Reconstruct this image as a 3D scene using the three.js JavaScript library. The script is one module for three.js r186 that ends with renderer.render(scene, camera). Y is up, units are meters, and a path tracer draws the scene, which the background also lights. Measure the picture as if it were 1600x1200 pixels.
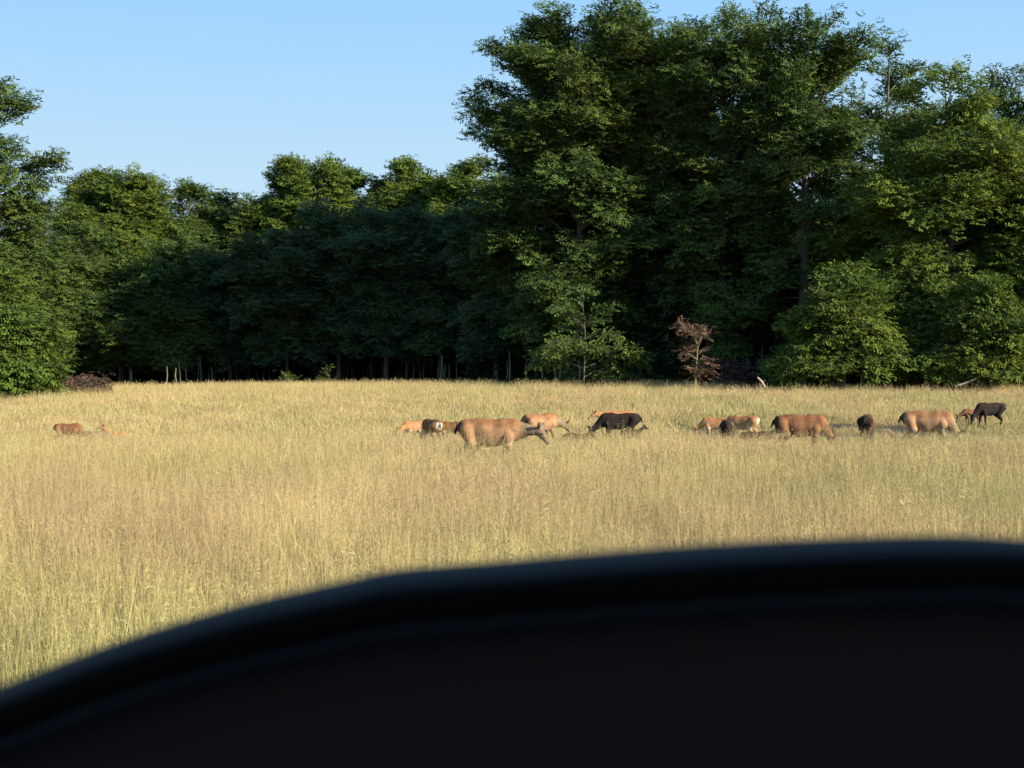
import * as THREE from 'three';
import { ImprovedNoise } from 'three/addons/math/ImprovedNoise.js';
import { mergeGeometries } from 'three/addons/utils/BufferGeometryUtils.js';

// ---------------------------------------------------------------- camera, sky, sun, exposure
const F = 600 / Math.tan(THREE.MathUtils.degToRad(15));       // focal length in photograph pixels
const EYE = 2.1, HORIZON = 590;
const scene = new THREE.Scene();
const camera = new THREE.PerspectiveCamera(30, 4 / 3, 0.05, 2500);
camera.position.set(0, EYE, 0);
camera.lookAt(0, EYE - (600 - HORIZON) / F * 10, -10);
camera.focus = 48;
camera.userData.fStop = 8.2;

const EXPOSURE = 2.1;
const sunDir = new THREE.Vector3(0.85, 0, 0.53).normalize().multiplyScalar(Math.cos(THREE.MathUtils.degToRad(22)));
sunDir.y = Math.sin(THREE.MathUtils.degToRad(22));
function skyTexture() {
  const w = 512, h = 256, data = new Float32Array(w * h * 4);
  const stops = [[0, .60, .80, .95], [8, .53, .765, .965], [14, .36, .665, 1.0], [30, .235, .50, .88], [60, .14, .34, .68], [90, .10, .27, .58]];
  for (let j = 0; j < h; j++) {
    const el = (j + .5) / h * 180 - 90, e = Math.max(0, el);
    let k = 0; while (k < stops.length - 2 && stops[k + 1][0] < e) k++;
    const a = stops[k], b = stops[k + 1], t = Math.min(1, (e - a[0]) / (b[0] - a[0]));
    for (let i = 0; i < w; i++) {
      const az = (i + .5) / w * 2 * Math.PI - Math.PI, ce = Math.cos(el * Math.PI / 180);
      const dx = ce * Math.cos(az), dy = Math.sin(el * Math.PI / 180), dz = ce * Math.sin(az);
      const c = dx * sunDir.x + dy * sunDir.y + dz * sunDir.z;
      const glow = .35 * Math.exp((c - 1) * 7), n = (j * w + i) * 4;
      const g = el < 0 ? [.16, .15, .07] : null;
      for (let q = 0; q < 3; q++) data[n + q] = ((g ? g[q] : a[q + 1] + (b[q + 1] - a[q + 1]) * t + glow * [1, .85, .6][q])) / EXPOSURE;
      data[n + 3] = 1;
    }
  }
  const t = new THREE.DataTexture(data, w, h, THREE.RGBAFormat, THREE.FloatType);
  t.mapping = THREE.EquirectangularReflectionMapping; t.magFilter = THREE.LinearFilter; t.minFilter = THREE.LinearFilter; t.needsUpdate = true;
  return t;
}
scene.background = skyTexture();
scene.environment = scene.background;
const sun = new THREE.DirectionalLight(new THREE.Color().setRGB(1, .89, .66), 4.6);
sun.name = 'sun';
sun.position.copy(sunDir).multiplyScalar(200).add(new THREE.Vector3(0, 0, -80));
sun.target.position.set(0, 0, -80);
sun.castShadow = true;
sun.shadow.mapSize.set(4096, 4096);
Object.assign(sun.shadow.camera, { left: -130, right: 130, top: 90, bottom: -90, near: 1, far: 450 });
scene.add(sun, sun.target);
const renderer = new THREE.WebGLRenderer({ antialias: true });
renderer.setSize(1024, 768);
renderer.toneMapping = THREE.LinearToneMapping;
renderer.toneMappingExposure = EXPOSURE;
renderer.shadowMap.enabled = true;

// ---------------------------------------------------------------- helpers
function rng(seed) { let a = seed >>> 0; return () => { a = (a + 0x6D2B79F5) | 0; let t = Math.imul(a ^ (a >>> 15), 1 | a); t = (t + Math.imul(t ^ (t >>> 7), 61 | t)) ^ t; return ((t ^ (t >>> 14)) >>> 0) / 4294967296; }; }
const perlin = new ImprovedNoise();
const noise = (x, y, z = 0) => perlin.noise(x + 31.7, y + 17.3, z + 5.1);
const clamp = (v, a = 0, b = 1) => Math.min(b, Math.max(a, v));
const smooth = (a, b, v) => { const t = clamp((v - a) / (b - a)); return t * t * (3 - 2 * t); };
const lerp = (a, b, t) => a + (b - a) * t;
const V = (x, y, z) => new THREE.Vector3(x, y, z);
const UP = V(0, 1, 0);
const names = new Map();
function numbered(n) { const k = names.get(n) || 0; names.set(n, k + 1); return k ? `${n}_${String(k).padStart(3, '0')}` : n; }
function thing(name, label, category, group) {
  const o = new THREE.Group(); o.name = numbered(name); o.userData = { label, category };
  if (group) o.userData.group = group;
  scene.add(o); return o;
}
function part(name, geometry, material, parent, kind) {
  const m = new THREE.Mesh(geometry, material); m.name = name; m.castShadow = m.receiveShadow = true;
  if (kind) m.userData.kind = kind;
  parent.add(m); return m;
}
const across = (px, d) => (px - 800) / F * d;
function groundY(x, z) {
  const d = Math.max(0, -z);
  return 1.15 * smooth(45, 108, d) - .011 * Math.max(0, -x - 9) * smooth(15, 40, d) + .05 * noise(x * .12, z * .12) * smooth(12, 30, d) + .04 * noise(x * .03, z * .03);
}
const heightAt = (py, d) => EYE + (HORIZON - py) / F * d;
// where the meadow ends and the wood begins (z of the edge)
const woodEdge = (x) => -lerp(lerp(135, 108, smooth(-16, 4, x)), 97, smooth(10, 20, x)) + 3 * noise(x * .07, 4) + 34 * smooth(-27, -36, x);

// ---------------------------------------------------------------- ground
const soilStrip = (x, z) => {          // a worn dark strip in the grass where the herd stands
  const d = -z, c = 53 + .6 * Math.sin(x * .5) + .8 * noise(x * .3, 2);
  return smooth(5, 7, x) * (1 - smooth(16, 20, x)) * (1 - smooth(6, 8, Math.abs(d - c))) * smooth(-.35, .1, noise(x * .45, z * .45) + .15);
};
{
  const xs = [], zs = [];
  for (let x = -700; x <= 700;) { xs.push(x); x += Math.abs(x) < 50 ? 1 : Math.abs(x) < 120 ? 5 : 40; }
  for (let z = 120; z >= -900;) { zs.push(z); z -= z < 10 && z > -130 ? 1 : z > -220 && z < 60 ? 5 : 40; }
  const pos = [], col = [], uv = [], idx = [];
  for (const z of zs) for (const x of xs) {
    pos.push(x, groundY(x, z), z); uv.push(x / 3, z / 3);
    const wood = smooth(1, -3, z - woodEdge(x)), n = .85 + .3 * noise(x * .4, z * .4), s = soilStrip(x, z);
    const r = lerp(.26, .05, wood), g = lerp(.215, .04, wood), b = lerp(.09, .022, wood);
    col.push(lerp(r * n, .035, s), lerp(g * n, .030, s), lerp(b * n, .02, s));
  }
  const W = xs.length;
  for (let j = 0; j < zs.length - 1; j++) for (let i = 0; i < W - 1; i++) { const a = j * W + i, b = a + 1, c = a + W, d = c + 1; idx.push(a, b, c, b, d, c); }
  const g = new THREE.BufferGeometry();
  g.setAttribute('position', new THREE.Float32BufferAttribute(pos, 3)); g.setAttribute('color', new THREE.Float32BufferAttribute(col, 3));
  g.setAttribute('uv', new THREE.Float32BufferAttribute(uv, 2)); g.setIndex(idx); g.computeVertexNormals();
  const S = 256, px = new Uint8Array(S * S * 4), r = rng(5);
  for (let i = 0; i < S * S; i++) { const v = 150 + 105 * r(); px.set([v, v * (.95 + .05 * r()), v * .92, 255], i * 4); }
  const t = new THREE.DataTexture(px, S, S); t.colorSpace = THREE.SRGBColorSpace; t.wrapS = t.wrapT = THREE.RepeatWrapping; t.magFilter = THREE.LinearFilter; t.needsUpdate = true;
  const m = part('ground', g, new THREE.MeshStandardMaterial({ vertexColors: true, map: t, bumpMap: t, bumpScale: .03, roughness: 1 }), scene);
  m.userData = { kind: 'structure', label: 'dry meadow ground rising gently to dark forest floor', category: 'ground' };
}

// ---------------------------------------------------------------- grass
const straw = [.55, .43, .235], olive = [.41, .345, .14], baseGreen = [.22, .215, .08];
function tuftGeometry(seed, o) {
  const r = rng(seed), pos = [], col = [], nor = [], idx = [];
  const strip = (p0, dir, len, bend, w, cols, segs) => {
    const side = V(Math.cos(dir + 1.57), 0, Math.sin(dir + 1.57)).applyAxisAngle(UP, (r() - .5) * 2.4), f = V(Math.cos(dir), 0, Math.sin(dir)), at = pos.length / 3;
    const pts = [];
    for (let k = 0; k <= segs; k++) { const t = k / segs; pts.push(V(p0.x + f.x * bend * len * t * t, len * t * (1 - .35 * bend * t), p0.z + f.z * bend * len * t * t)); }
    const n = f.clone().multiplyScalar(.9).addScaledVector(UP, .35).normalize();
    for (let k = 0; k <= segs; k++) {
      const t = k / segs, ww = w * (k === segs ? .15 : 1 - .3 * t) / 2, c = cols(t);
      for (const s of [-1, 1]) { pos.push(pts[k].x + side.x * ww * s, pts[k].y, pts[k].z + side.z * ww * s); col.push(...c); nor.push(n.x, n.y, n.z); }
      if (k) { const a = at + 2 * k; idx.push(a - 2, a - 1, a, a - 1, a + 1, a); }
    }
    return pts[segs];
  };
  for (let i = 0; i < o.blades; i++) {
    const a = r() * 6.283, q = Math.sqrt(r()) * o.radius, g = r() < o.green, v = .8 + .4 * r();
    strip(V(Math.cos(a) * q, 0, Math.sin(a) * q), r() * 6.283, o.h * (.4 + .6 * r()), .06 + .75 * r() * r(), o.w * (.7 + .6 * r()), (t) => [0, 1, 2].map((k) => v * lerp(baseGreen[k], (g ? olive : straw)[k], clamp(t * 1.25))), 3);
  }
  for (let i = 0; i < o.stems; i++) {
    const a = r() * 6.283, q = Math.sqrt(r()) * o.radius, v = .85 + .4 * r(), dir = r() * 6.283;
    const tip = strip(V(Math.cos(a) * q, 0, Math.sin(a) * q), dir, o.h * (.85 + .6 * r()), .05 + .22 * r(), o.w * .5, (t) => [0, 1, 2].map((k) => v * lerp(olive[k], straw[k] * 1.1, clamp(t * 1.6))), 3);
    for (let k = 0; k < o.seeds; k++) {             // loose seed head
      const l = o.h * .14 * (.6 + .8 * r()), d2 = dir + (r() - .5) * 2.2, w = o.w * (.4 + .35 * r()), y = tip.y - o.h * .2 * k / Math.max(1, o.seeds), n = pos.length / 3;
      const x = tip.x + (r() - .5) * .02, z = tip.z + (r() - .5) * .02, ex = x + Math.cos(d2) * l * .5, ez = z + Math.sin(d2) * l * .5, ey = y + l * (.8 - .9 * r());
      pos.push(x - w * .5, y, z, x + w * .5, y, z, (x + ex) / 2, (y + ey) / 2 + w, (z + ez) / 2, ex, ey, ez);
      const c = [.52 * v, .40 * v, .21 * v]; for (let q2 = 0; q2 < 4; q2++) { col.push(...c); nor.push(Math.cos(d2) * .8, .6, Math.sin(d2) * .8); }
      idx.push(n, n + 1, n + 2, n + 1, n + 3, n + 2);
    }
  }
  const g = new THREE.BufferGeometry();
  g.setAttribute('position', new THREE.Float32BufferAttribute(pos, 3)); g.setAttribute('color', new THREE.Float32BufferAttribute(col, 3)); g.setIndex(idx); g.computeVertexNormals();
  return g;
}
const grassMat = new THREE.MeshPhysicalMaterial({ vertexColors: true, roughness: .85, transmission: .25, thickness: 0, ior: 1.3, specularIntensity: .4, side: THREE.DoubleSide });
const grassTint = (x, z, r) => {
  const a = noise(x * .16, z * .10), b = noise(x * .5 + 40, z * .35), c = noise(x * .07 + 9, z * .05 + 3);
  const gr = clamp(.5 + a * 1.1 + b * .6), pk = clamp(.35 + c * 1.6 - a * .4), v = (.92 + .3 * b + .4 * (r() - .5));
  const near = smooth(13, 8.5, -z) * .2;
  return [v * lerp(1.04, .80, gr * .7 + near) * lerp(1, 1.0, pk), v * lerp(1.0, .92, gr * .6) * lerp(1, .985, pk), v * lerp(1.02, .76, gr * .7 + near) * lerp(1, .98, pk)];
};
const grassHeight = (d, x) => (1 - .4 * smooth(4, 6, x) * smooth(42, 43.5, d) * (1 - smooth(60, 64, d))) * lerp(1, .58, smooth(30, 44, d)) * lerp(1, 1.5, smooth(70, 95, d));
function grassLayer(name, label, o, d0, d1, perSquareMetre, seed, keep) {
  const g = tuftGeometry(seed, o), r = rng(seed * 77 + 1), list = [];
  const x1 = .44, total = Math.round(x1 * (d1 * d1 - d0 * d0) * perSquareMetre);
  for (let i = 0; i < total; i++) {
    const d = Math.sqrt(d0 * d0 + r() * (d1 * d1 - d0 * d0)), x = (r() * 2 - 1) * x1 * d, z = -d;
    const q = r();
    if (z < woodEdge(x) - 1.5 || (keep && !keep(x, z, q))) continue;
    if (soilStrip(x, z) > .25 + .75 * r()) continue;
    list.push([x, z]);
  }
  const m = new THREE.InstancedMesh(g, grassMat, list.length), M = new THREE.Matrix4(), Q = new THREE.Quaternion(), C = new THREE.Color(), E = new THREE.Euler();
  list.forEach(([x, z], i) => {
    const s = (.8 + .4 * r()), hh = s * grassHeight(-z, x) * (.85 + .5 * clamp(.5 + noise(x * .6, z * .6)));
    Q.setFromEuler(E.set((r() - .5) * .5, r() * 6.283, (r() - .5) * .5));
    m.setMatrixAt(i, M.compose(V(x, groundY(x, z) - .02, z), Q, V(s, hh, s)));
    m.setColorAt(i, C.setRGB(...grassTint(x, z, r)));
  });
  m.name = numbered(name); m.castShadow = m.receiveShadow = true;
  m.userData = { kind: 'stuff', label, category: 'grass' };
  scene.add(m);
}
const NEAR = { blades: 20, stems: 6, seeds: 4, h: .50, radius: .16, w: .0045, green: .45 };
for (let k = 0; k < 3; k++) grassLayer('meadow_grass', ['tall straw coloured meadow grass nearest the dark panel', 'olive and straw meadow grass in the near field', 'fine dry meadow grass leaning in the near field'][k], { ...NEAR, green: [.3, .65, .4][k], blades: [18, 24, 20][k] }, 7.5, 24, 17, 11 + k);
for (let k = 0; k < 2; k++) grassLayer('meadow_grass', ['straw meadow grass around the large walking deer', 'olive meadow grass in front of the herd'][k], { ...NEAR, w: .008, blades: 28, stems: 4, radius: .24, green: [.3, .6][k] }, 23, 46, 13, 21 + k);
for (let k = 0; k < 2; k++) grassLayer('meadow_grass', ['short pale grass behind the herd on the rise', 'short olive grass on the rise before the wood'][k], { ...NEAR, w: .018, blades: 24, stems: 5, seeds: 3, radius: .42, green: [.3, .6][k] }, 45, 142, 5, 31 + k);
grassLayer('seed_stalk_grass', 'scattered pale taller stalks with drooping seed heads above the meadow', { blades: 2, stems: 7, seeds: 7, h: .66, radius: .18, w: .0052, green: .1 }, 7.5, 40, 6, 41, (x, z, q) => q < .15 + 1.3 * clamp(noise(x * .35, z * .35) + .2));

// ---------------------------------------------------------------- trees
function tube(points, radii, sides) {
  const pos = [], idx = [], n = points.length;
  for (let k = 0; k < n; k++) {
    const t = points[Math.min(n - 1, k + 1)].clone().sub(points[Math.max(0, k - 1)]).normalize(), a = Math.abs(t.y) > .9 ? V(1, 0, 0) : UP, u = V(0, 0, 0).crossVectors(t, a).normalize(), w = V(0, 0, 0).crossVectors(t, u);
    for (let s = 0; s < sides; s++) { const g = s / sides * 6.283, c = Math.cos(g) * radii[k], d = Math.sin(g) * radii[k]; pos.push(points[k].x + u.x * c + w.x * d, points[k].y + u.y * c + w.y * d, points[k].z + u.z * c + w.z * d); }
    if (k) for (let s = 0; s < sides; s++) { const a0 = (k - 1) * sides + s, b0 = (k - 1) * sides + (s + 1) % sides; idx.push(a0, b0, a0 + sides, b0, b0 + sides, a0 + sides); }
  }
  const g = new THREE.BufferGeometry(); g.setAttribute('position', new THREE.Float32BufferAttribute(pos, 3)); g.setIndex(idx); g.computeVertexNormals(); return g;
}
function barkTexture(seed, a, b) {
  const w = 64, h = 128, px = new Uint8Array(w * h * 4);
  for (let j = 0; j < h; j++) for (let i = 0; i < w; i++) { const n = .5 + .5 * noise(i * .35 + seed, j * .06) + .25 * noise(i * .9, j * .5 + seed), t = clamp(n); px.set([0, 1, 2].map((k) => lerp(a[k], b[k], t)).concat(255), (j * w + i) * 4); }
  const t = new THREE.DataTexture(px, w, h); t.colorSpace = THREE.SRGBColorSpace; t.magFilter = THREE.LinearFilter; t.wrapS = t.wrapT = THREE.RepeatWrapping; t.needsUpdate = true; return t;
}
const bark = new THREE.MeshStandardMaterial({ color: new THREE.Color().setRGB(.12, .105, .08), roughness: .95 });
const paleBark = new THREE.MeshStandardMaterial({ color: new THREE.Color().setRGB(.36, .31, .23), roughness: .9 });
const deadBark = new THREE.MeshStandardMaterial({ color: new THREE.Color().setRGB(.22, .19, .10), roughness: .95 });
const leafMat = new THREE.MeshPhysicalMaterial({ vertexColors: true, roughness: .8, transmission: .28, thickness: 0, ior: 1.3, specularIntensity: .35, side: THREE.DoubleSide });
const dryLeafMat = new THREE.MeshStandardMaterial({ vertexColors: true, roughness: .95, side: THREE.DoubleSide });
function sprayGeometry(seed, leaves, size) {
  const r = rng(seed), pos = [], col = [], idx = [];
  for (let i = 0; i < leaves; i++) {
    const t = (i + .5) / leaves, side = i % 2 ? 1 : -1, half = .42 * Math.sin(Math.PI * (.12 + .8 * t)) + .04;
    const p = V(t * .72 - .2, .16 * (r() - .5) - .12 * t * t, side * half * Math.sqrt(r())), yaw = side * (.5 + .7 * r());
    const l = size * (.75 + .5 * r()), f = V(Math.cos(yaw), -.25 - .3 * r(), Math.sin(yaw)).normalize();
    const n = V((r() - .5) * 1.3, 1, (r() - .5) * 1.3).normalize(), s = V(0, 0, 0).crossVectors(n, f).normalize().multiplyScalar(l * .33), at = pos.length / 3, v = .78 + .44 * r();
    const m = p.clone().addScaledVector(f, l * .45), e = p.clone().addScaledVector(f, l);
    for (const q of [p, m.clone().add(s), e, m.clone().sub(s)]) { pos.push(q.x, q.y, q.z); col.push(v, v, v * (.9 + .2 * r())); }
    idx.push(at, at + 1, at + 2, at, at + 2, at + 3);
  }
  const g = new THREE.BufferGeometry(); g.setAttribute('position', new THREE.Float32BufferAttribute(pos, 3)); g.setAttribute('color', new THREE.Float32BufferAttribute(col, 3)); g.setIndex(idx); g.computeVertexNormals(); return g;
}
const sprays = [sprayGeometry(101, 26, .17), sprayGeometry(102, 26, .17), sprayGeometry(103, 22, .19)];
function curve(list, t) { let k = 0; while (k < list.length - 2 && list[k + 1][0] < t) k++; const a = list[k], b = list[k + 1], u = clamp((t - a[0]) / (b[0] - a[0])); return lerp(a[1], b[1], u); }

function makeTree(o) {
  const { px, d, top, w, seed, label, group, name = 'beech_tree', category = 'tree' } = o;
  const r = rng(seed), x = across(px, d), z = -d, y0 = groundY(x, z), H = heightAt(top, d) - y0;
  const R = w / 2 / F * d;                                     // widest half width in metres
  const prof = o.profile || [[.04, .55], [.2, .8], [.5, 1], [.75, .9], [.92, .55], [1, .18]];
  const low = o.low ?? .1;
  const t = thing(name, label, category, group); t.position.set(x, y0 - .05, z);
  const trunkR = o.trunkR ?? .0115 * H, lean = o.lean || 0;
  const axis = (h) => V(lean * h * h * H + .25 * Math.sin(h * 5 + seed) * h, h * H, .25 * Math.cos(h * 4 + seed) * h);
  const tp = [], tr = []; for (let k = 0; k <= 10; k++) { const h = k / 10 * .93; tp.push(axis(h)); tr.push(Math.max(.02, trunkR * (1.25 - 1.22 * h + (k === 0 ? .35 : 0)))); }
  const woods = [];
  const stems = o.stems || 0;
  part('trunk', tube(tp, tr, 9), o.bark || bark, t);
  for (let k = 0; k < stems; k++) {
    const a = r() * 6.283, q = .4 + r() * R * .35, b = V(Math.cos(a) * q, 0, Math.sin(a) * q), hh = H * (.35 + .3 * r());
    part('stem', tube([b, b.clone().multiplyScalar(1.3).setY(hh * .5), b.clone().multiplyScalar(1.7).setY(hh)], [trunkR * .6, trunkR * .42, .015], 6), o.bark || bark, t);
  }
  const boughs = o.boughs || Math.round(26 + R * 14), mats = [], gap = (o.gap ?? .28) * .85, ss = (o.spray || 1) * 1.15;
  const M = new THREE.Matrix4(), addSpray = (p, f, out, s) => {
    const ff = f.clone().add(V((r() - .5) * .9, (r() - .5) * .5, (r() - .5) * .9)).normalize();
    const up = V((r() - .5) * 1.5, .9, (r() - .5) * 1.5).addScaledVector(out, .45).normalize(), sd = V(0, 0, 0).crossVectors(ff, up).normalize(); up.crossVectors(sd, ff);
    M.makeBasis(ff.multiplyScalar(s), up.multiplyScalar(s), sd.multiplyScalar(s)); M.setPosition(p.x, p.y, p.z); mats.push([M.clone(), p.clone()]);
  };
  const grow = (start, mid, tip, L, thick) => {
    const P = (u) => V(0, 0, 0).addScaledVector(start, (1 - u) * (1 - u)).addScaledVector(mid, 2 * u * (1 - u)).addScaledVector(tip, u * u);
    woods.push(tube([P(0), P(.33), P(.66), P(1)], [thick, thick * .7, thick * .42, .012], 5));
    const count = Math.max(4, Math.round(L * 2.6 * (o.twigs || 1)));
    for (let k = 0; k < count; k++) {
      const u = lerp(o.bare ?? .2, 1, Math.pow((k + r()) / count, .8)), p = P(u), tan = P(Math.min(1, u + .06)).sub(P(u - .06)).normalize();
      const dir = tan.clone().applyAxisAngle(UP, (k % 2 ? 1 : -1) * (.45 + .75 * r())); dir.y += (r() - .45) * .95; dir.normalize();
      const l = clamp(lerp(.5, .2, u) * L * (.6 + .8 * r()), .6, 2.8), out = V(p.x, 0, p.z).normalize();
      const end = p.clone().addScaledVector(dir, l); end.y -= .06 * l * l;
      woods.push(tube([p, p.clone().lerp(end, .5).add(V(0, .04 * l, 0)), end], [.028, .018, .008], 3));
      const ball = .35 + .18 * l, many = Math.round((3 + 2.2 * l) * (o.full || 1));
      for (let q = 0; q < many; q++) { const a = r() * 6.283, e = Math.sqrt(r()) * ball, s = V(end.x + Math.cos(a) * e * 1.15, end.y + (r() - .45) * ball * (o.flat ?? 1.7), end.z + Math.sin(a) * e * 1.15); addSpray(s, V(Math.cos(a + r()), -.1, Math.sin(a + r())).addScaledVector(dir, .4), out, ss * (.7 + .5 * r())); }
      for (let q = gap * .5; q < l - .2; q += gap * (.7 + .6 * r())) { const s = p.clone().lerp(end, clamp(q / l)); s.x += (r() - .5) * .3; s.y += (r() - .5) * .25; s.z += (r() - .5) * .3; addSpray(s, dir, out, ss * (.75 + .5 * r())); }
    }
  };
  for (let i = 0; i < boughs; i++) {
    let h, tries = 0; do { h = lerp(low, .99, r()); } while (r() > .25 + .75 * curve(prof, h) && tries++ < 20);
    const az = i * 2.39996 + r() * .7, lump = 1 + .42 * noise(Math.cos(az) * 1.6 + seed, h * 5, Math.sin(az) * 1.6);
    const L = Math.max(.8, R * curve(prof, h) * (1 + (o.asym || 0) * Math.cos(az - (o.asymAz || 0))) * lump * (.62 + .45 * r()));
    const rise = L * Math.tan(lerp(o.droop ?? -.15, .82, smooth(low, 1, h)) + .5 * (r() - .5)), hs = clamp(h - rise / H, Math.max(low * .6, .04), .92);
    const start = axis(hs), dirX = Math.cos(az), dirZ = Math.sin(az), c = axis(h), tip = V(c.x + dirX * L, h * H, c.z + dirZ * L);
    const mid = start.clone().lerp(tip, .5); mid.y += .12 * L + (h > .6 ? 0 : .08 * L);
    grow(start, mid, tip, L, clamp(.018 * L + .02, .03, trunkR * .5));
  }
  for (const [sx, sy, len] of o.spurs || []) {                  // limbs that stand out of the crown
    const tip = V((sx - px) / F * d, heightAt(sy, d) - y0, (r() - .5) * 3), start = axis(clamp((tip.y - Math.abs(tip.x) * .5) / H, .1, .9)), mid = start.clone().lerp(tip, .5); mid.y += .5;
    for (let k = 0; k < 3; k++) grow(start, mid, tip.clone().add(V((r() - .5) * 1.6, (r() - .5) * 1.6, (r() - .5) * 3)), len, .1);
  }
  part('branch', mergeGeometries(woods), o.bark || bark, t, 'stuff');
  const C = new THREE.Color(), hue = o.hue || [.062, .098, .020], mat = o.leaf || leafMat;
  const crown = new THREE.InstancedMesh(sprays[seed % 3], mat, mats.length);
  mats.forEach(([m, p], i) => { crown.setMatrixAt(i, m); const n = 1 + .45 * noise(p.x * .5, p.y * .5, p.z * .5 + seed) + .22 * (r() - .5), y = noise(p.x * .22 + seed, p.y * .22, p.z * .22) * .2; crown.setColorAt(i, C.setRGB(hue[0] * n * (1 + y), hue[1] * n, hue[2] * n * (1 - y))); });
  crown.name = 'crown'; crown.castShadow = crown.receiveShadow = true; crown.userData.kind = 'stuff'; t.add(crown);
  return mats.length;
}
const tall = [[.03, .35], [.14, .62], [.35, .8], [.6, .9], [.78, 1], [.92, .82], [1, .38]];
const oval = [[.03, .6], [.2, .85], [.45, 1], [.7, .86], [.88, .55], [1, .15]];
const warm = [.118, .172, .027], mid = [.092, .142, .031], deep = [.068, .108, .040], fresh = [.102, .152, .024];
let total = 0;
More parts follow.
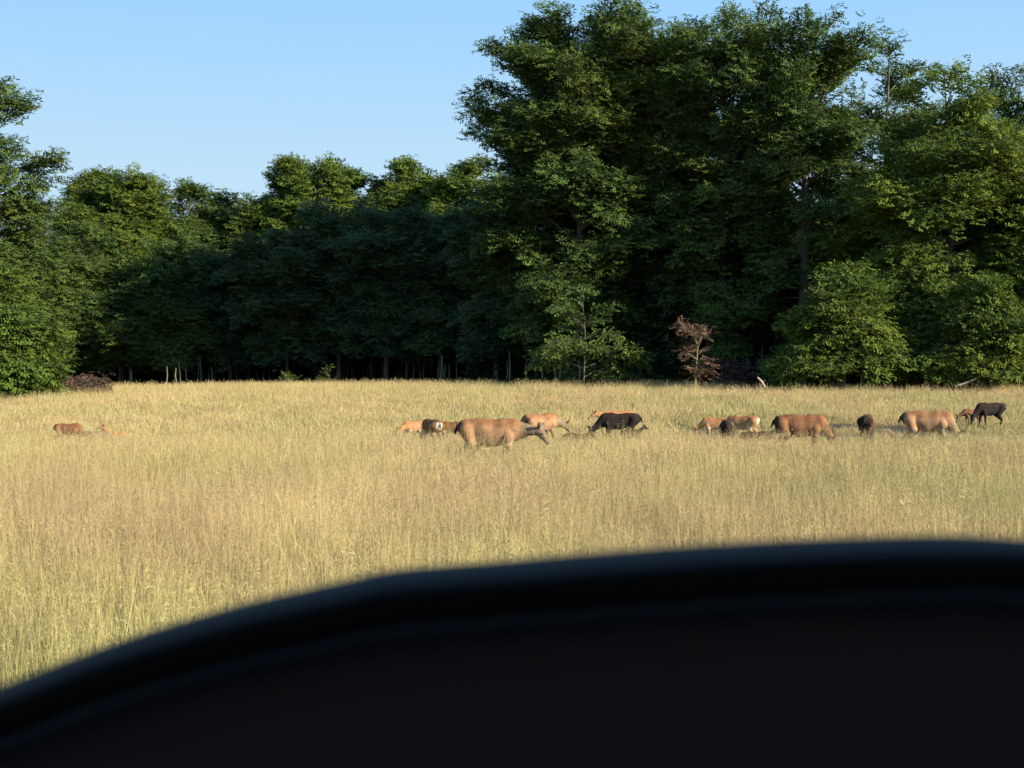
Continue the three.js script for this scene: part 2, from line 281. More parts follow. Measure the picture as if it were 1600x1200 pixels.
const trees = [
  // big trees on the right
  { px: 908, d: 117, top: 14, w: 310, seed: 3, profile: tall, hue: mid, low: .05, gap: .27, full: 1.1, boughs: 135, spurs: [[735, 205, 3], [760, 65, 3], [765, 130, 3], [770, 250, 2.5], [860, 560, 3], [960, 470, 3], [900, 585, 2.5]], label: 'tall broad beech at the left end of the tall trees, limbs spread against the sky' },
  { px: 1022, d: 122, top: 24, w: 230, seed: 6, profile: tall, hue: deep, low: .1, label: 'tall dark beech filling in behind the broad beech with limbs against the sky' },
  { px: 1130, d: 113, top: 14, w: 250, seed: 9, profile: tall, hue: mid, low: .08, label: 'tall beech with spiky upright twigs on top, standing above the dead reddish shrub' },
  { px: 1255, d: 110, top: 6, w: 230, seed: 12, profile: tall, hue: mid, low: .07, full: .8, boughs: 95, trunkR: .42, label: 'tallest tree of the wood, its bare grey trunk showing above the rounded bush' },
  { px: 1385, d: 114, top: 42, w: 150, seed: 15, profile: tall, hue: mid, low: .25, full: .8, boughs: 50, gap: .4, label: 'thin airy treetop with sky showing through, between the tallest tree and the sunlit tree' },
  { px: 1480, d: 99, top: 78, w: 290, seed: 18, profile: [[.03, .8], [.2, .95], [.45, 1], [.7, .82], [.87, .5], [1, .12]], hue: warm, low: .03, label: 'large sunlit yellow-green tree with a stepped crown sloping down to the right' },
  { px: 1588, d: 110, top: 100, w: 190, seed: 21, profile: tall, hue: mid, low: .1, label: 'rounded treetop behind the sunlit tree at the right end of the wood' },
  { px: 1640, d: 98, top: 190, w: 230, seed: 24, profile: oval, hue: warm, low: .03, label: 'lower sunlit yellow-green tree cut by the right border of the photo' },
  { px: 1318, d: 94, top: 418, w: 172, seed: 27, name: 'bushy_tree', profile: [[.08, .95], [.2, 1.08], [.38, .96], [.6, .85], [.85, .5], [1, .12]], hue: fresh, low: .17, flat: .9, stems: 6, bark: paleBark, boughs: 133, trunkR: .12, droop: -.2, label: 'rounded bright green bushy tree in layers at the meadow edge, under the tallest tree' },
  { px: 1425, d: 97, top: 470, w: 130, seed: 28, name: 'bushy_tree', profile: [[.08, .95], [.2, 1.08], [.38, .96], [.6, .85], [.85, .5], [1, .12]], hue: mid, low: .2, flat: .9, stems: 4, bark: paleBark, boughs: 76, trunkR: .1, droop: -.2, label: 'small shaded bushy tree between the two bright bushes on the right' },
  { px: 1535, d: 92, top: 442, w: 150, seed: 30, name: 'bushy_tree', profile: [[.08, .95], [.2, 1.08], [.38, .96], [.6, .85], [.85, .5], [1, .12]], hue: fresh, low: .17, flat: .9, stems: 6, bark: paleBark, boughs: 122, trunkR: .12, label: 'green bushy tree at the meadow edge behind the pale fallen branch' },
  { px: 912, d: 101, top: 440, w: 170, seed: 31, name: 'young_beech', profile: [[.05, .9], [.3, 1], [.6, .8], [.85, .5], [1, .15]], hue: mid, low: .08, boughs: 15, gap: .55, full: .35, flat: .5, trunkR: .05, droop: -.15, label: 'young beech with sparse sunlit layers of leaves against the dark foot of the broad beech' },
  // middle and left, front row in shade
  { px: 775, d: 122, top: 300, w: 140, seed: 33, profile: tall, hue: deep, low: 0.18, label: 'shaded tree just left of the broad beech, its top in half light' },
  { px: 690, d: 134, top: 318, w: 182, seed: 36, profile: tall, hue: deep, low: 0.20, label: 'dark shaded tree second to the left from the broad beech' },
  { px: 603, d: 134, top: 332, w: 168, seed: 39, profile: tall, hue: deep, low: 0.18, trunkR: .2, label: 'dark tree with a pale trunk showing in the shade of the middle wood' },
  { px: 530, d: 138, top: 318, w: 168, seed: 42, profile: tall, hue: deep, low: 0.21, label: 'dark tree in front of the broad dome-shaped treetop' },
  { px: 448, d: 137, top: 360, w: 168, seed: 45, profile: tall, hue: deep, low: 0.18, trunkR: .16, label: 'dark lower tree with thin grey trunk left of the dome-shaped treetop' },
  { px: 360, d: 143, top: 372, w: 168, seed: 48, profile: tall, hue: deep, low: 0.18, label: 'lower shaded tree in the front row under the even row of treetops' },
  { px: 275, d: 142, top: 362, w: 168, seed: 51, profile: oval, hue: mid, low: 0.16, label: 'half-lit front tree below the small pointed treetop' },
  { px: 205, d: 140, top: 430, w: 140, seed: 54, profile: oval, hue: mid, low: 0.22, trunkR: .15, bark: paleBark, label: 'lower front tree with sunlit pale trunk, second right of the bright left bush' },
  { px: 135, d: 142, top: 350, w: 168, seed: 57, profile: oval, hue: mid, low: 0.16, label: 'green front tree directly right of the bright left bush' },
  // skyline behind
  { px: 735, d: 150, top: 254, w: 186, seed: 60, profile: oval, hue: warm, low: .3, full: 1.5, spray: 1.25, gap: .34, label: 'sunlit treetop on the skyline touching the broad beech' },
  { px: 640, d: 156, top: 250, w: 201, seed: 63, profile: oval, hue: warm, low: .3, full: 1.5, spray: 1.25, gap: .34, label: 'sunlit flat-topped tree on the skyline right of the dome-shaped treetop' },
  { px: 492, d: 158, top: 247, w: 180, seed: 66, profile: [[.1, .8], [.5, 1], [.78, .92], [.92, .72], [1, .4]], hue: warm, low: .3, full: 1.5, boughs: 130, spray: 1.25, gap: .3, label: 'broad dome-shaped sunlit treetop, highest of the middle skyline' },
  { px: 385, d: 160, top: 300, w: 172, seed: 69, profile: tall, hue: mid, low: .3, full: 1.5, spray: 1.25, gap: .34, label: 'low even treetop left of the dome-shaped treetop on the skyline' },
  { px: 295, d: 158, top: 288, w: 136, seed: 72, profile: [[.1, .8], [.5, 1], [.8, .7], [.92, .35], [1, .1]], hue: mid, low: .3, full: 1.5, spray: 1.2, gap: .34, label: 'small pointed treetop on the left skyline' },
  { px: 190, d: 154, top: 264, w: 184, seed: 75, profile: tall, hue: warm, low: .3, full: 1.5, spray: 1.1, gap: .36, spurs: [[240, 292, 2]], label: 'ragged yellow-green treetop on the left skyline next to the tall left tree' },
  { px: -15, d: 114, top: 120, w: 190, seed: 78, profile: [[.03, .7], [.2, .9], [.45, 1], [.62, .95], [.75, .55], [.85, .6], [.95, .5], [1, .2]], hue: mid, low: .06, spurs: [[85, 240, 2.5], [40, 155, 2], [90, 265, 2]], label: 'tall tree cut by the left border of the photo, limbs reaching over the sky' },
  { px: 70, d: 138, top: 330, w: 110, seed: 81, profile: oval, hue: mid, low: .08, label: 'mid-height green tree rising behind the bright left bush' },
  { px: -2, d: 88, top: 420, w: 158, seed: 84, name: 'bushy_tree', profile: [[.04, .9], [.25, 1], [.6, .92], [.85, .55], [1, .12]], hue: fresh, low: .05, boughs: 180, label: 'bright sunlit bushy tree at the meadow edge, cut by the left border' },
  // saplings at the foot of the wood
  { px: 512, d: 120, top: 578, w: 26, seed: 87, name: 'sapling', profile: oval, hue: fresh, low: .15, spray: .4, full: .4, boughs: 5, trunkR: .03, label: 'right one of two tiny light green saplings at the foot of the wood' },
  { px: 457, d: 120, top: 582, w: 20, seed: 90, name: 'sapling', profile: oval, hue: fresh, low: .15, spray: .4, full: .4, boughs: 5, trunkR: .03, label: 'left one of two tiny light green saplings at the foot of the wood' },
  // dead reddish shrubs
  { px: 1087, d: 95, top: 498, w: 46, seed: 93, name: 'dead_shrub', category: 'dead tree', profile: [[.1, .9], [.35, .9], [.6, .6], [.85, .75], [1, .3]], hue: [.12, .06, .04], leaf: dryLeafMat, low: .12, boughs: 24, gap: .55, full: .25, spray: .6, trunkR: .07, lean: -.03, bark: deadBark, label: 'dead reddish-brown shrub with a thin pale crooked trunk before the dark trees' },
  { px: 1168, d: 97, top: 566, w: 56, seed: 96, name: 'dead_shrub', category: 'dead tree', profile: oval, hue: [.055, .030, .024], leaf: dryLeafMat, low: .1, boughs: 22, gap: .36, spray: .7, trunkR: .04, bark: deadBark, label: 'low dark reddish shrub right of the dead reddish-brown shrub with a crooked trunk' },
  { px: 132, d: 92, top: 590, w: 44, seed: 99, name: 'dead_shrub', category: 'dead tree', profile: [[.1, 1], [.5, .9], [1, .3]], hue: [.12, .065, .045], leaf: dryLeafMat, low: .1, boughs: 26, gap: .4, spray: .5, trunkR: .03, bark: deadBark, label: 'low heap of dry reddish twigs right of the bright left bush' },
];
for (const t of trees) total += makeTree(t);

// the wood behind, one dark mass
{
  const r = rng(500), geos = [], big = sprayGeometry(201, 22, .24), M = new THREE.Matrix4(), Q = new THREE.Quaternion(), E = new THREE.Euler();
  for (let i = 0; i < 1500; i++) {
    const h = i < 280 ? lerp(.4, 3.5, r()) : lerp(2.2, 17.5, Math.pow(r(), .85)), rad = 4.2 * Math.sqrt(r()) * (h > 12 ? Math.sqrt((18.5 - h) / 6.5) : 1), a = r() * 6.283;
    Q.setFromEuler(E.set((r() - .5) * .9, r() * 6.283, (r() - .5) * .9)); M.compose(V(Math.cos(a) * rad, h, Math.sin(a) * rad), Q, V(1.35, 1.35, 1.35)); geos.push(big.clone().applyMatrix4(M));
  }
  const stem = tube([V(0, 0, 0), V(.1, 7, 0), V(0, 15, .2)], [.22, .16, .04], 7); stem.setAttribute('color', new THREE.Float32BufferAttribute(new Float32Array(stem.attributes.position.count * 3).fill(1.1), 3));
  geos.push(stem);
  const g = mergeGeometries(geos), spots = [];
  for (let row = 0; row < 7; row++) for (let x = -105; x <= 105; x += 6.5) {
    const X = x + (r() - .5) * 4, d = 116 + row * 9 + (r() - .5) * 5 + lerp(44, 0, smooth(-22, 10, X)); spots.push([X, -d, row]);
  }
  for (let k = 0; k < 60; k++) { const s = k % 2 ? 1 : -1; spots.push([s * (58 + r() * 50), -(88 + r() * 45), 3]); }
  const m = new THREE.InstancedMesh(g, leafMat, spots.length), C = new THREE.Color();
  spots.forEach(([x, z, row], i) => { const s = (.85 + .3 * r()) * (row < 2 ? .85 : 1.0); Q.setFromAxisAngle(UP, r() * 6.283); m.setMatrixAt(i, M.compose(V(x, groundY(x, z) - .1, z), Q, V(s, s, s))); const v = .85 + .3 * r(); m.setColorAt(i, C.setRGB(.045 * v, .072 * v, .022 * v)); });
  m.name = 'woodland'; m.castShadow = m.receiveShadow = true; m.userData = { kind: 'stuff', label: 'deep dark woodland behind the front rows of trees', category: 'woodland' }; scene.add(m);
}
// dark forest edge undergrowth
{
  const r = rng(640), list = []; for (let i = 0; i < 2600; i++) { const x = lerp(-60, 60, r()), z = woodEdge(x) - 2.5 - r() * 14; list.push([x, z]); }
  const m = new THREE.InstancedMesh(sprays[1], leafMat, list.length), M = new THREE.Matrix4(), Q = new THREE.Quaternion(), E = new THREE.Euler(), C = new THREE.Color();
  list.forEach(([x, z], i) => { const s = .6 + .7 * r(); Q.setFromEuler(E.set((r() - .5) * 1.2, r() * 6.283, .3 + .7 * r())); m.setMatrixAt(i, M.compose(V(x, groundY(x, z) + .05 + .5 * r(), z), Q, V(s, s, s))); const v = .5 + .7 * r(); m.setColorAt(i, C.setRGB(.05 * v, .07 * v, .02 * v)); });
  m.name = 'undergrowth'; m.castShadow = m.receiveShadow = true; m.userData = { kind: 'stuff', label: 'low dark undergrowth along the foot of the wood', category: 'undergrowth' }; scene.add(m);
}
{
  const r = rng(811), g = tube([V(0, -.2, 0), V(.05, 1.6, 0), V(.02, 3.4, .1), V(.12, 5.4, .1)], [.095, .075, .06, .03], 6), list = [];
  for (let i = 0; i < 150; i++) { const x = lerp(-31, 34, r()); list.push([x, woodEdge(x) - 5.5 - 8 * r()]); }
  const m = new THREE.InstancedMesh(g, new THREE.MeshStandardMaterial({ color: new THREE.Color().setRGB(.17, .155, .125), roughness: .9 }), list.length), M = new THREE.Matrix4(), Q = new THREE.Quaternion(), E = new THREE.Euler(), C = new THREE.Color();
  list.forEach(([x, z], i) => { const s = .55 + .8 * r(); Q.setFromEuler(E.set((r() - .5) * .2, r() * 6.283, (r() - .5) * .2)); m.setMatrixAt(i, M.compose(V(x, groundY(x, z), z), Q, V(s, .38 + .22 * r(), s))); const v = .5 + .8 * r(); m.setColorAt(i, C.setRGB(v, v, v * .95)); });
  m.name = 'thicket'; m.castShadow = m.receiveShadow = true; m.userData = { kind: 'stuff', label: 'thicket of slim grey trunks in shade along the foot of the wood', category: 'thicket' }; scene.add(m);
}
// fallen pale wood at the forest edge
function fallen(name, label, d, lines) {
  const [ax, ay] = lines[0][0], x0 = across(ax, d), t = thing(name, label, 'branch'); t.position.set(x0, groundY(x0, -d), -d);
  lines.forEach((ps, k) => part(k ? 'twig' : 'limb', tube(ps.map(([a, b], i) => V((a - ax) / F * d, heightAt(b, d) - groundY(x0, -d), (i % 2) * .25 - k * .1)), ps.map((_, i) => (k ? .045 : .095) * (1 - .6 * i / ps.length)), 7), paleBark, t));
}
fallen('fallen_branch', 'pale bare fallen branch rising from the grass below the bushes on the right', 90, [[[1492, 604], [1512, 597], [1527, 590], [1543, 581]], [[1522, 593], [1530, 598], [1536, 601]], [[1530, 588], [1528, 580]]]);
fallen('broken_branch', 'short pale broken branch poking up left of the rounded bushy tree', 91, [[[1195, 606], [1189, 596], [1184, 590]], [[1190, 598], [1196, 594]]]);

// ---------------------------------------------------------------- deer
function meshField(bones, cell) {             // surface nets over smoothly joined tapered capsules
  const lo = V(9, 9, 9), hi = V(-9, -9, -9);
  for (const b of bones) for (const [p, q] of [[b.a, b.ra], [b.b, b.rb]]) { lo.min(V(p.x - q, p.y - q, p.z - q)); hi.max(V(p.x + q, p.y + q, p.z + q)); }
  lo.addScalar(-3 * cell); hi.addScalar(3 * cell);
  const nx = Math.ceil((hi.x - lo.x) / cell), ny = Math.ceil((hi.y - lo.y) / cell), nz = Math.ceil((hi.z - lo.z) / cell), f = new Float32Array(nx * ny * nz).fill(1);
  const at = (i, j, k) => (k * ny + j) * nx + i;
  for (const b of bones) {
    const k0 = b.k ?? .045, m = k0 + Math.max(b.ra, b.rb) + 2 * cell, ab = b.b.clone().sub(b.a), L2 = Math.max(1e-9, ab.lengthSq()), fl = b.flat || 1;
    const r0 = (c, n, l) => [clamp(Math.floor((Math.min(b.a[c], b.b[c]) - m - l) / cell), 0, n - 1), clamp(Math.ceil((Math.max(b.a[c], b.b[c]) + m - l) / cell), 0, n - 1)];
    const [i0, i1] = r0('x', nx, lo.x), [j0, j1] = r0('y', ny, lo.y), [q0, q1] = r0('z', nz, lo.z);
    for (let k = q0; k <= q1; k++) for (let j = j0; j <= j1; j++) for (let i = i0; i <= i1; i++) {
      const x = lo.x + i * cell - b.a.x, y = lo.y + j * cell - b.a.y, z = lo.z + k * cell - b.a.z, t = clamp((x * ab.x + y * ab.y + z * ab.z) / L2);
      const dx = x - ab.x * t, dy = y - ab.y * t, dz = (z - ab.z * t) / fl, dd = Math.sqrt(dx * dx + dy * dy + dz * dz) - lerp(b.ra, b.rb, t), n = at(i, j, k);
      const h = clamp(.5 + .5 * (f[n] - dd) / k0); f[n] = lerp(f[n], dd, h) - k0 * h * (1 - h);
    }
  }
  const id = new Int32Array(nx * ny * nz).fill(-1), pos = [], idx = [];
  const E = []; for (let a = 0; a < 8; a++) for (const b of [1, 2, 4]) if (!(a & b)) E.push([a, a | b]);
  for (let k = 0; k < nz - 1; k++) for (let j = 0; j < ny - 1; j++) for (let i = 0; i < nx - 1; i++) {
    const c = [0, 1, 2, 3, 4, 5, 6, 7].map((q) => f[at(i + (q & 1), j + (q >> 1 & 1), k + (q >> 2))]);
    const neg = c.filter((v) => v < 0).length; if (!neg || neg === 8) continue;
    let x = 0, y = 0, z = 0, n = 0;
    for (const [a, b] of E) if ((c[a] < 0) !== (c[b] < 0)) { const t = c[a] / (c[a] - c[b]); x += lerp(a & 1, b & 1, t); y += lerp(a >> 1 & 1, b >> 1 & 1, t); z += lerp(a >> 2, b >> 2, t); n++; }
    id[at(i, j, k)] = pos.length / 3; pos.push(lo.x + (i + x / n) * cell, lo.y + (j + y / n) * cell, lo.z + (k + z / n) * cell);
  }
  const quad = (a, b, c, d, flip) => { if (a < 0 || b < 0 || c < 0 || d < 0) return; flip ? idx.push(a, c, b, a, d, c) : idx.push(a, b, c, a, c, d); };
  for (let k = 1; k < nz - 1; k++) for (let j = 1; j < ny - 1; j++) for (let i = 1; i < nx - 1; i++) {
    const s = f[at(i, j, k)] < 0;
    if (s !== f[at(i + 1, j, k)] < 0) quad(id[at(i, j - 1, k - 1)], id[at(i, j, k - 1)], id[at(i, j, k)], id[at(i, j - 1, k)], !s);
    if (s !== f[at(i, j + 1, k)] < 0) quad(id[at(i - 1, j, k - 1)], id[at(i - 1, j, k)], id[at(i, j, k)], id[at(i, j, k - 1)], !s);
    if (s !== f[at(i, j, k + 1)] < 0) quad(id[at(i - 1, j - 1, k)], id[at(i, j - 1, k)], id[at(i, j, k)], id[at(i - 1, j, k)], !s);
  }
  const g = new THREE.BufferGeometry(); g.setAttribute('position', new THREE.Float32BufferAttribute(pos, 3)); g.setIndex(idx); g.computeVertexNormals(); return g;
}
const coats = {
  red: { back: [.31, .148, .070], flank: [.40, .225, .128], belly: [.42, .28, .18], neck: [.27, .19, .125], head: [.24, .18, .125], rump: [.075, .05, .035], leg: [.26, .165, .095], rumpX: -.60 },
  redDark: { back: [.24, .103, .050], flank: [.27, .130, .070], belly: [.25, .15, .08], neck: [.22, .12, .06], head: [.2, .13, .08], rump: [.05, .032, .022], leg: [.15, .085, .05], rumpX: -.56 },
  orange: { back: [.42, .180, .080], flank: [.45, .235, .118], belly: [.62, .5, .34], neck: [.44, .22, .09], head: [.36, .22, .12], rump: [.75, .68, .55], leg: [.44, .30, .18], rumpX: -.56 },
  brown: { back: [.19, .095, .04], flank: [.22, .115, .05], belly: [.42, .33, .22], neck: [.18, .11, .06], head: [.17, .12, .075], rump: [.72, .66, .54], leg: [.22, .15, .09], rumpX: -.58 },
  umber: { back: [.10, .045, .025], flank: [.13, .055, .03], belly: [.07, .045, .03], neck: [.07, .04, .025], head: [.08, .05, .035], rump: [.03, .022, .018], leg: [.06, .04, .03], rumpX: -.5 },
  black: { back: [.036, .022, .018], flank: [.026, .021, .021], belly: [.022, .018, .017], neck: [.03, .024, .021], head: [.035, .028, .024], rump: [.018, .015, .014], leg: [.04, .03, .026], rumpX: -.6 },
  grey: { back: [.17, .13, .09], flank: [.19, .15, .105], belly: [.4, .34, .26], neck: [.2, .16, .11], head: [.2, .165, .125], rump: [.3, .26, .2], leg: [.18, .14, .1], rumpX: -.6 },
};
const coatMat = new THREE.MeshPhysicalMaterial({ vertexColors: true, roughness: .9, specularIntensity: .25 });
const eyeMat = new THREE.MeshStandardMaterial({ color: new THREE.Color().setRGB(.01, .008, .006), roughness: .2 });
function makeDeer(o) {
  const { cx, d, top, coat, label, group, yaw = 0 } = o, x = across(cx, d), z = -d, gy = groundY(x, z);
  const lying = o.lying ? .42 : 0;
  const S = o.size || (heightAt(top, d) - gy) / (1.04 - lying);
  const B = [], bone = (a, b, ra, rb, k, flat) => { const [p, q] = [V(...a), V(...b)]; B.push({ a: p.multiplyScalar(S), b: q.multiplyScalar(S), ra: ra * S, rb: rb * S, k: (k ?? .05) * S, flat }); };
  const y = (h) => h - lying, fat = o.fat || 1;
  // trunk
  bone([-.50, y(.83), 0], [-.18, y(.80), 0], .185, .20 * fat, .07, .84);
  bone([-.18, y(.80), 0], [.20, y(.79), 0], .21 * fat, .215, .08, .84);
  bone([-.05, y(.70), 0], [.14, y(.71), 0], .195 * fat, .20, .08, .84);
  bone([.20, y(.79), 0], [.40, y(.80), 0], .23, .19, .08, .78);
  bone([.22, y(.93), 0], [.40, y(.92), 0], .10, .09, .08);
  bone([-.56, y(.88), 0], [-.30, y(.93), 0], .12, .10, .08);
  // neck and head
  const na = (o.neck ?? -50) * Math.PI / 180, ha = (o.head ?? -68) * Math.PI / 180, tn = (o.turn || 0) * Math.PI / 180, nl = o.neckLen || .52;
  const n0 = [.42, y(.86), 0], n1 = [.42 + Math.cos(na) * nl * Math.cos(tn * .5), y(.86) + Math.sin(na) * nl, Math.cos(na) * nl * Math.sin(tn * .5)];
  bone(n0, n1, .155, .082, .08, .85);
  bone([.36, y(.76), 0], [n0[0] + .3 * (n1[0] - n0[0]), n0[1] + .3 * (n1[1] - n0[1]) - .05, n0[2]], .14, .12, .07, .85);
  const hd = V(Math.cos(ha) * Math.cos(tn), Math.sin(ha), Math.cos(ha) * Math.sin(tn)), hs = V(-Math.sin(tn), 0, Math.cos(tn)), hu = V(0, 0, 0).crossVectors(hs, hd).multiplyScalar(-1); if (hu.y < 0) hu.multiplyScalar(-1);
  const P = (f, u, s) => [n1[0] + hd.x * f + hu.x * u + hs.x * s, n1[1] + hd.y * f + hu.y * u + hs.y * s, n1[2] + hd.z * f + hu.z * u + hs.z * s];
  bone(P(-.02, .01, 0), P(.10, .005, 0), .085, .075, .04, .9);
  bone(P(.10, .005, 0), P(.28, -.015, 0), .068, .036, .04, .9);
  bone(P(.27, -.012, 0), P(.30, -.02, 0), .04, .034, .02);
  for (const s of [-1, 1]) { bone(P(-.03, .05, s * .06), P(-.06, .13, s * .14), .028, .034, .02); bone(P(-.06, .13, s * .14), P(-.08, .19, s * .19), .034, .01, .02); }
  bone([-.70, y(.88), 0], [-.755, y(o.tailUp ? .98 : .74), 0], .035, .02, .03);
  // legs
  const step = o.step ?? .06;
  for (const s of [-1, 1]) {
    const q = s * step;
    if (o.lying) {
      bone([.34, .26, s * .12], [.26, .10, s * .17], .1, .06, .05); bone([.26, .10, s * .17], [.48, .06, s * .15], .05, .03, .03); bone([.48, .06, s * .15], [.30, .04, s * .12], .03, .024, .02);
      bone([-.42, .30, s * .10], [-.16, .14, s * .2], .16, .08, .06); bone([-.16, .14, s * .2], [-.48, .07, s * .2], .07, .035, .04); bone([-.48, .07, s * .2], [-.2, .04, s * .22], .035, .025, .02);
      continue;
    }
    bone([.30, .86, s * .09], [.33, .68, s * .125], .07, .10, .035); bone([.33, .70, s * .11], [.29 + q * .3, .55, s * .115], .11, .07, .04);
    bone([.29 + q * .3, .55, s * .115], [.32 + q, .30, s * .11], .062, .038, .03);
    bone([.32 + q, .30, s * .11], [.31 + q * 1.8, .08, s * .11], .034, .025, .02);
    bone([.31 + q * 1.8, .08, s * .11], [.345 + q * 1.8, .02, s * .11], .028, .03, .015);
    bone([-.49, .81, s * .10], [-.36 - q * .4, .56, s * .125], .165, .09, .04); bone([-.36, .93, s * .10], [-.50, .84, s * .12], .055, .08, .04);
    bone([-.36 - q * .4, .56, s * .12], [-.56 - q * 1.2, .34, s * .115], .085, .045, .04);
    bone([-.56 - q * 1.2, .34, s * .115], [-.53 - q * 1.8, .09, s * .115], .04, .028, .02);
    bone([-.53 - q * 1.8, .09, s * .115], [-.49 - q * 1.8, .02, s * .115], .03, .03, .015);
  }
  const g = meshField(B, (o.cell || .02)), C = coats[coat], pos = g.attributes.position, nor = g.attributes.normal, col = new Float32Array(pos.count * 3), seed = cx * .01;
  const put = (c, a, t) => { for (let k = 0; k < 3; k++) c[k] = lerp(c[k], a[k], clamp(t)); };
  for (let i = 0; i < pos.count; i++) {
    const px = pos.getX(i) / S, py = pos.getY(i) / S + lying, pz = pos.getZ(i) / S, c = [...C.back];
    put(c, C.flank, smooth(.98, .82, py)); put(c, C.belly, smooth(.66, .58, py) * (Math.abs(px) < .45 ? 1 : .3));
    if (!o.lying) put(c, C.leg, smooth(.60, .46, py) * (px < .5 ? 1 : 0));
    const alongNeck = ((px - n0[0]) * (n1[0] - n0[0]) + (py - lying - n0[1]) * (n1[1] - n0[1])) / (nl * nl); if (px > .36 && py > .2) put(c, C.neck, smooth(.05, .5, alongNeck));
    const fh = (px - n1[0]) * hd.x + (py - lying - n1[1]) * hd.y + (pz - n1[2]) * hd.z, dist = Math.hypot(px - n1[0], py - lying - n1[1], pz - n1[2]);
    if (dist < .4 && px > .4) { put(c, C.head, smooth(-.1, .04, fh)); put(c, [.03, .025, .022], smooth(.27, .31, fh)); }
    if (px < -.3) { const nz = .03 * noise(py * 14, pz * 14, seed); put(c, C.rump, smooth(C.rumpX + .03, C.rumpX - .05, px + nz) * smooth(.45, .58, py) * (C.rump[0] > .4 ? smooth(.13, .09, Math.abs(pz)) * smooth(.95, .9, py) : 1)); if (px < -.70 && C.rump[0] > .4) put(c, [.03, .025, .02], smooth(.035, .015, Math.abs(pz)) * .9); if (px < -.715 && C.rump[0] < .4) put(c, [.02, .016, .014], .9); }
    const v = 1 + .3 * noise(px * 6 + seed, py * 6, pz * 6) + .28 * noise(px * 19, py * 19 + seed, pz * 19);
    for (let k = 0; k < 3; k++) col[i * 3 + k] = c[k] * v * .82;
  }
  g.setAttribute('color', new THREE.Float32BufferAttribute(col, 3));
  const t = thing(o.name || 'deer', label, 'deer', group); t.position.set(x, gy, z); t.rotation.y = yaw * Math.PI / 180;
  part('body', g, coatMat, t);
  for (const s of [-1, 1]) { const e = part('eye', new THREE.SphereGeometry(.017 * S, 8, 6), eyeMat, t); e.position.set(...P(.09, .03, s * .066).map((v) => v * S)); }
}
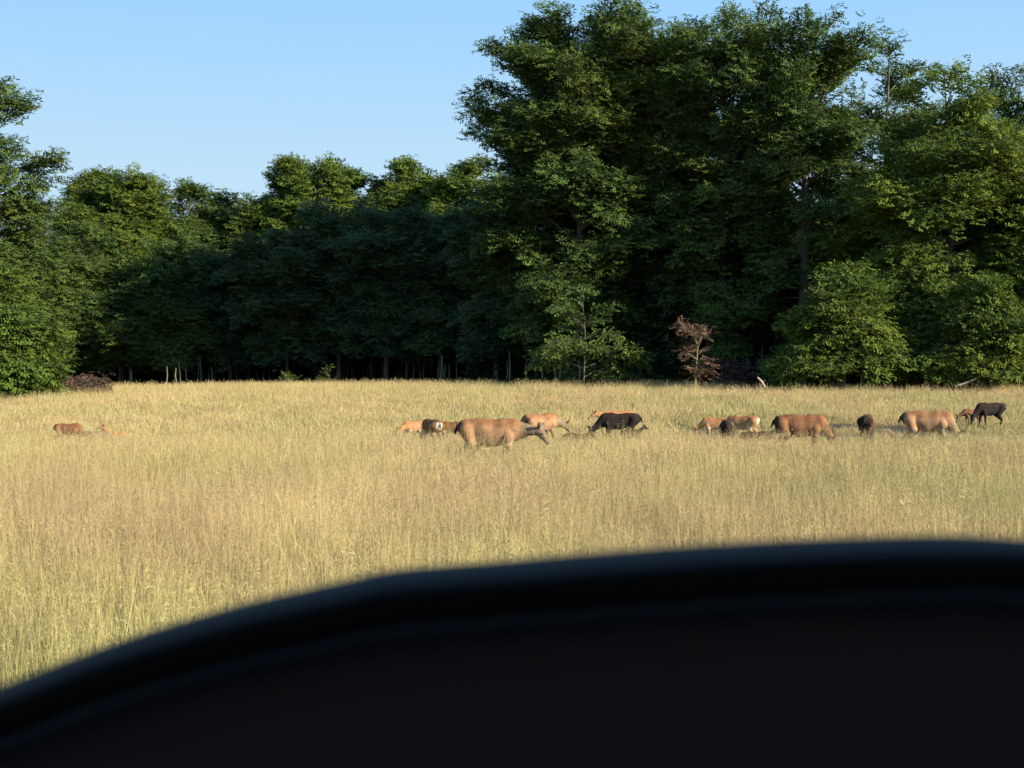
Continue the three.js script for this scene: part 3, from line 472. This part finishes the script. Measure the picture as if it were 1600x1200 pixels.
const herd = [
  { cx: 770, d: 32, top: 654, coat: 'red', yaw: -9, neck: -7, head: -48, turn: 10, neckLen: .5, step: .11, cell: .014, fat: 1.12, label: 'largest reddish deer walking right through the grass with its neck stretched forward' },
  { cx: 846, d: 42, top: 646, coat: 'red', yaw: 38, neck: -22, head: -40, cell: .017, label: 'reddish deer half hidden behind the neck of the largest deer' },
  { cx: 645, d: 46, top: 664, coat: 'orange', yaw: 222, neck: -28, head: -35, turn: -10, size: .66, label: 'small orange deer with pale face turned to the viewer, left of the herd centre' },
  { cx: 674, d: 42, top: 656, coat: 'brown', yaw: 118, neck: -50, head: -70, size: .84, label: 'dark brown deer with white rump stripe seen from behind, left of the largest deer' },
  { cx: 703, d: 45, top: 661, coat: 'brown', yaw: 176, neck: -45, size: .68, label: 'small brown deer with white rump just behind the tail of the largest deer' },
  { cx: 966, d: 44, top: 645, coat: 'black', yaw: 176, neck: -44, head: -62, neckLen: .56, cell: .017, label: 'black deer grazing with its head down to the left, right of the largest deer' },
  { cx: 986, d: 43, top: 668, coat: 'black', yaw: 20, neck: 35, head: -20, size: .52, label: 'small black fawn standing at the hind legs of the black grazing deer' },
  { cx: 966, d: 49, top: 641, coat: 'orange', yaw: 200, neck: 6, head: -30, size: .93, label: 'bright orange deer mostly hidden behind the back of the black grazing deer' },
  { cx: 903, d: 42, top: 674, coat: 'umber', yaw: 170, lying: true, neck: -20, head: -40, size: .74, label: 'low dark deer lying in the grass between the largest deer and the black grazing deer' },
  { cx: 1117, d: 48, top: 652, coat: 'orange', yaw: 168, neck: -40, size: .74, label: 'pale orange deer left of the small dark rear-view deer in the right-hand group' },
  { cx: 1134, d: 44, top: 656, coat: 'umber', yaw: 84, neck: -50, size: .78, label: 'small dark deer seen from behind between two pale orange deer' },
  { cx: 1159, d: 46, top: 650, coat: 'orange', yaw: 150, neck: -45, size: .86, label: 'orange deer with white hindquarters left of the large brown grazing deer' },
  { cx: 1182, d: 44, top: 664, coat: 'black', yaw: 8, lying: true, neck: 20, head: -10, size: .74, label: 'low black deer lying in the dark strip at the feet of the orange deer' },
  { cx: 1254, d: 38, top: 648, coat: 'redDark', yaw: -14, neck: -57, neckLen: .50, head: -76, cell: .015, fat: 1.15, label: 'large reddish-brown deer with hidden head, left one of two large ones on the right' },
  { cx: 1355, d: 44, top: 647, coat: 'umber', yaw: 68, neck: -50, size: .93, label: 'dark brown rounded deer seen from behind between the two large reddish grazing deer' },
  { cx: 1452, d: 41, top: 642, coat: 'red', yaw: -16, neck: -57, neckLen: .50, head: -76, cell: .015, fat: 1.1, label: 'large pale reddish deer grazing to the right, near the black deer at the right end' },
  { cx: 1411, d: 44, top: 661, coat: 'grey', yaw: 195, lying: true, neck: 40, head: -10, size: .66, label: 'small greyish deer lying low behind the rump of the pale reddish deer' },
  { cx: 1519, d: 58, top: 638, coat: 'redDark', yaw: 178, neck: -35, size: .66, label: 'small brown deer partly hidden behind the black deer at the right end' },
  { cx: 1546, d: 56, top: 629, coat: 'black', yaw: 196, neck: -50, neckLen: .5, tailUp: true, label: 'black deer with raised tail grazing at the right end of the herd' },
  { cx: 108, d: 45, top: 673, coat: 'redDark', yaw: -6, neck: -50, size: .70, cell: .015, label: 'dark reddish deer grazing alone on the far left' },
  { cx: 147, d: 46, top: 678, coat: 'grey', yaw: 200, lying: true, neck: 48, head: -15, size: .72, label: 'greyish deer resting in the grass next to the dark deer on the far left' },
  { cx: 184, d: 47, top: 678, coat: 'orange', yaw: 200, lying: true, neck: 50, head: -12, size: .62, label: 'pale orange deer resting in the grass, right one of the far left three' },
];
herd.forEach((h) => makeDeer(h));

// ---------------------------------------------------------------- the vehicle the photographer sits in
{
  const D = .55, U = D / F, t = thing('vehicle', 'out-of-focus black curved panel of a vehicle with a raised rim, filling the foreground', 'vehicle'); t.position.set(0, 0, 0);
  const edge = [[-1500, 1900], [-900, 1540], [-500, 1310], [-200, 1160], [0, 1079], [100, 1040], [200, 1005], [300, 975], [400, 949], [500, 927], [545, 917], [575, 909], [610, 904], [700, 896], [800, 888], [1000, 871], [1200, 858], [1400, 850], [1530, 848], [1650, 855], [1900, 890], [2300, 1000], [2800, 1240]];
  const line = new THREE.CatmullRomCurve3(edge.map(([a, b]) => V((a - 800) * U, EYE - (b + 1 - HORIZON) * U, -D)));
  const N = 140, spine = line.getSpacedPoints(N);
  const sweep = (profile, straightDown) => {                 // profile: [down from the edge, towards the viewer] in photograph pixels
    const pos = [], idx = [], m = profile.length;
    spine.forEach((p, i) => { const tan = line.getTangentAt(i / N), nrm = straightDown ? V(0, -1, 0) : V(tan.y, -tan.x, 0); profile.forEach(([a, b]) => pos.push(p.x + nrm.x * a * U, p.y + nrm.y * a * U, p.z + b * U)); });
    for (let i = 0; i < N; i++) for (let k = 0; k < m - 1; k++) { const a = i * m + k; idx.push(a, a + 1, a + m, a + 1, a + m + 1, a + m); }
    const g = new THREE.BufferGeometry(); g.setAttribute('position', new THREE.Float32BufferAttribute(pos, 3)); g.setIndex(idx); g.computeVertexNormals(); return g;
  };
  const leather = new THREE.MeshStandardMaterial({ color: new THREE.Color().setRGB(.0055, .0055, .0068), roughness: .85 });
  const vinyl = new THREE.MeshStandardMaterial({ color: new THREE.Color().setRGB(.135, .12, .128), roughness: .9 });
  const shell = new THREE.MeshStandardMaterial({ color: new THREE.Color().setRGB(.42, .40, .38), roughness: .8 });
  const arc = (cx, cy, rx, ry, a0, a1, n) => Array.from({ length: n + 1 }, (_, k) => { const a = lerp(a0, a1, k / n); return [cy - Math.sin(a) * ry, cx + Math.cos(a) * rx]; });
  part('rim', sweep([[80, -200], [30, -190], ...arc(-90, 28, 110, 28, 2.6, .15, 10), [48, 24], [66, 26], [74, 20], [78, 8]]), leather, t);
  part('piping', sweep(arc(22, 84, 24, 15, 2.4, -1.9, 8)), new THREE.MeshStandardMaterial({ color: new THREE.Color().setRGB(.016, .016, .021), roughness: .7 }), t);
  part('panel', sweep([[72, -196], [84, 4], [108, 12], [160, 26], [300, 44], [700, 60], [1500, 60], [2600, 60]], true), vinyl, t);
  const wall = (name, w, h, dd, x, y, z) => { const m = part(name, new THREE.BoxGeometry(w, h, dd), shell, t); m.position.set(x, y, z); };
  wall('roof', 3.2, .06, 3.2, 0, 3.0, 1.0);
  wall('side_wall', .06, 2.27, 2.9, 1.57, 1.82, 1.15);
  wall('side_wall', .06, 2.27, 2.9, -1.57, 1.82, 1.15);
  wall('rear_wall', 3.08, 2.27, .06, 0, 1.82, 2.57);
  wall('cabin_floor', 3.2, .08, 3.4, 0, .64, .9);
  for (const sx of [-1, 1]) for (const z of [.1, 1.9]) {
    const wh = new THREE.Group(); wh.name = 'wheel'; wh.position.set(sx * 1.45, .42, z); wh.rotation.y = Math.PI / 2; t.add(wh);
    part('tyre', new THREE.TorusGeometry(.34, .08, 10, 28), vinyl, wh); part('hub', new THREE.CylinderGeometry(.27, .27, .1, 20).rotateX(Math.PI / 2), shell, wh);
  }
}
console.log('sprays', total);
renderer.render(scene, camera);
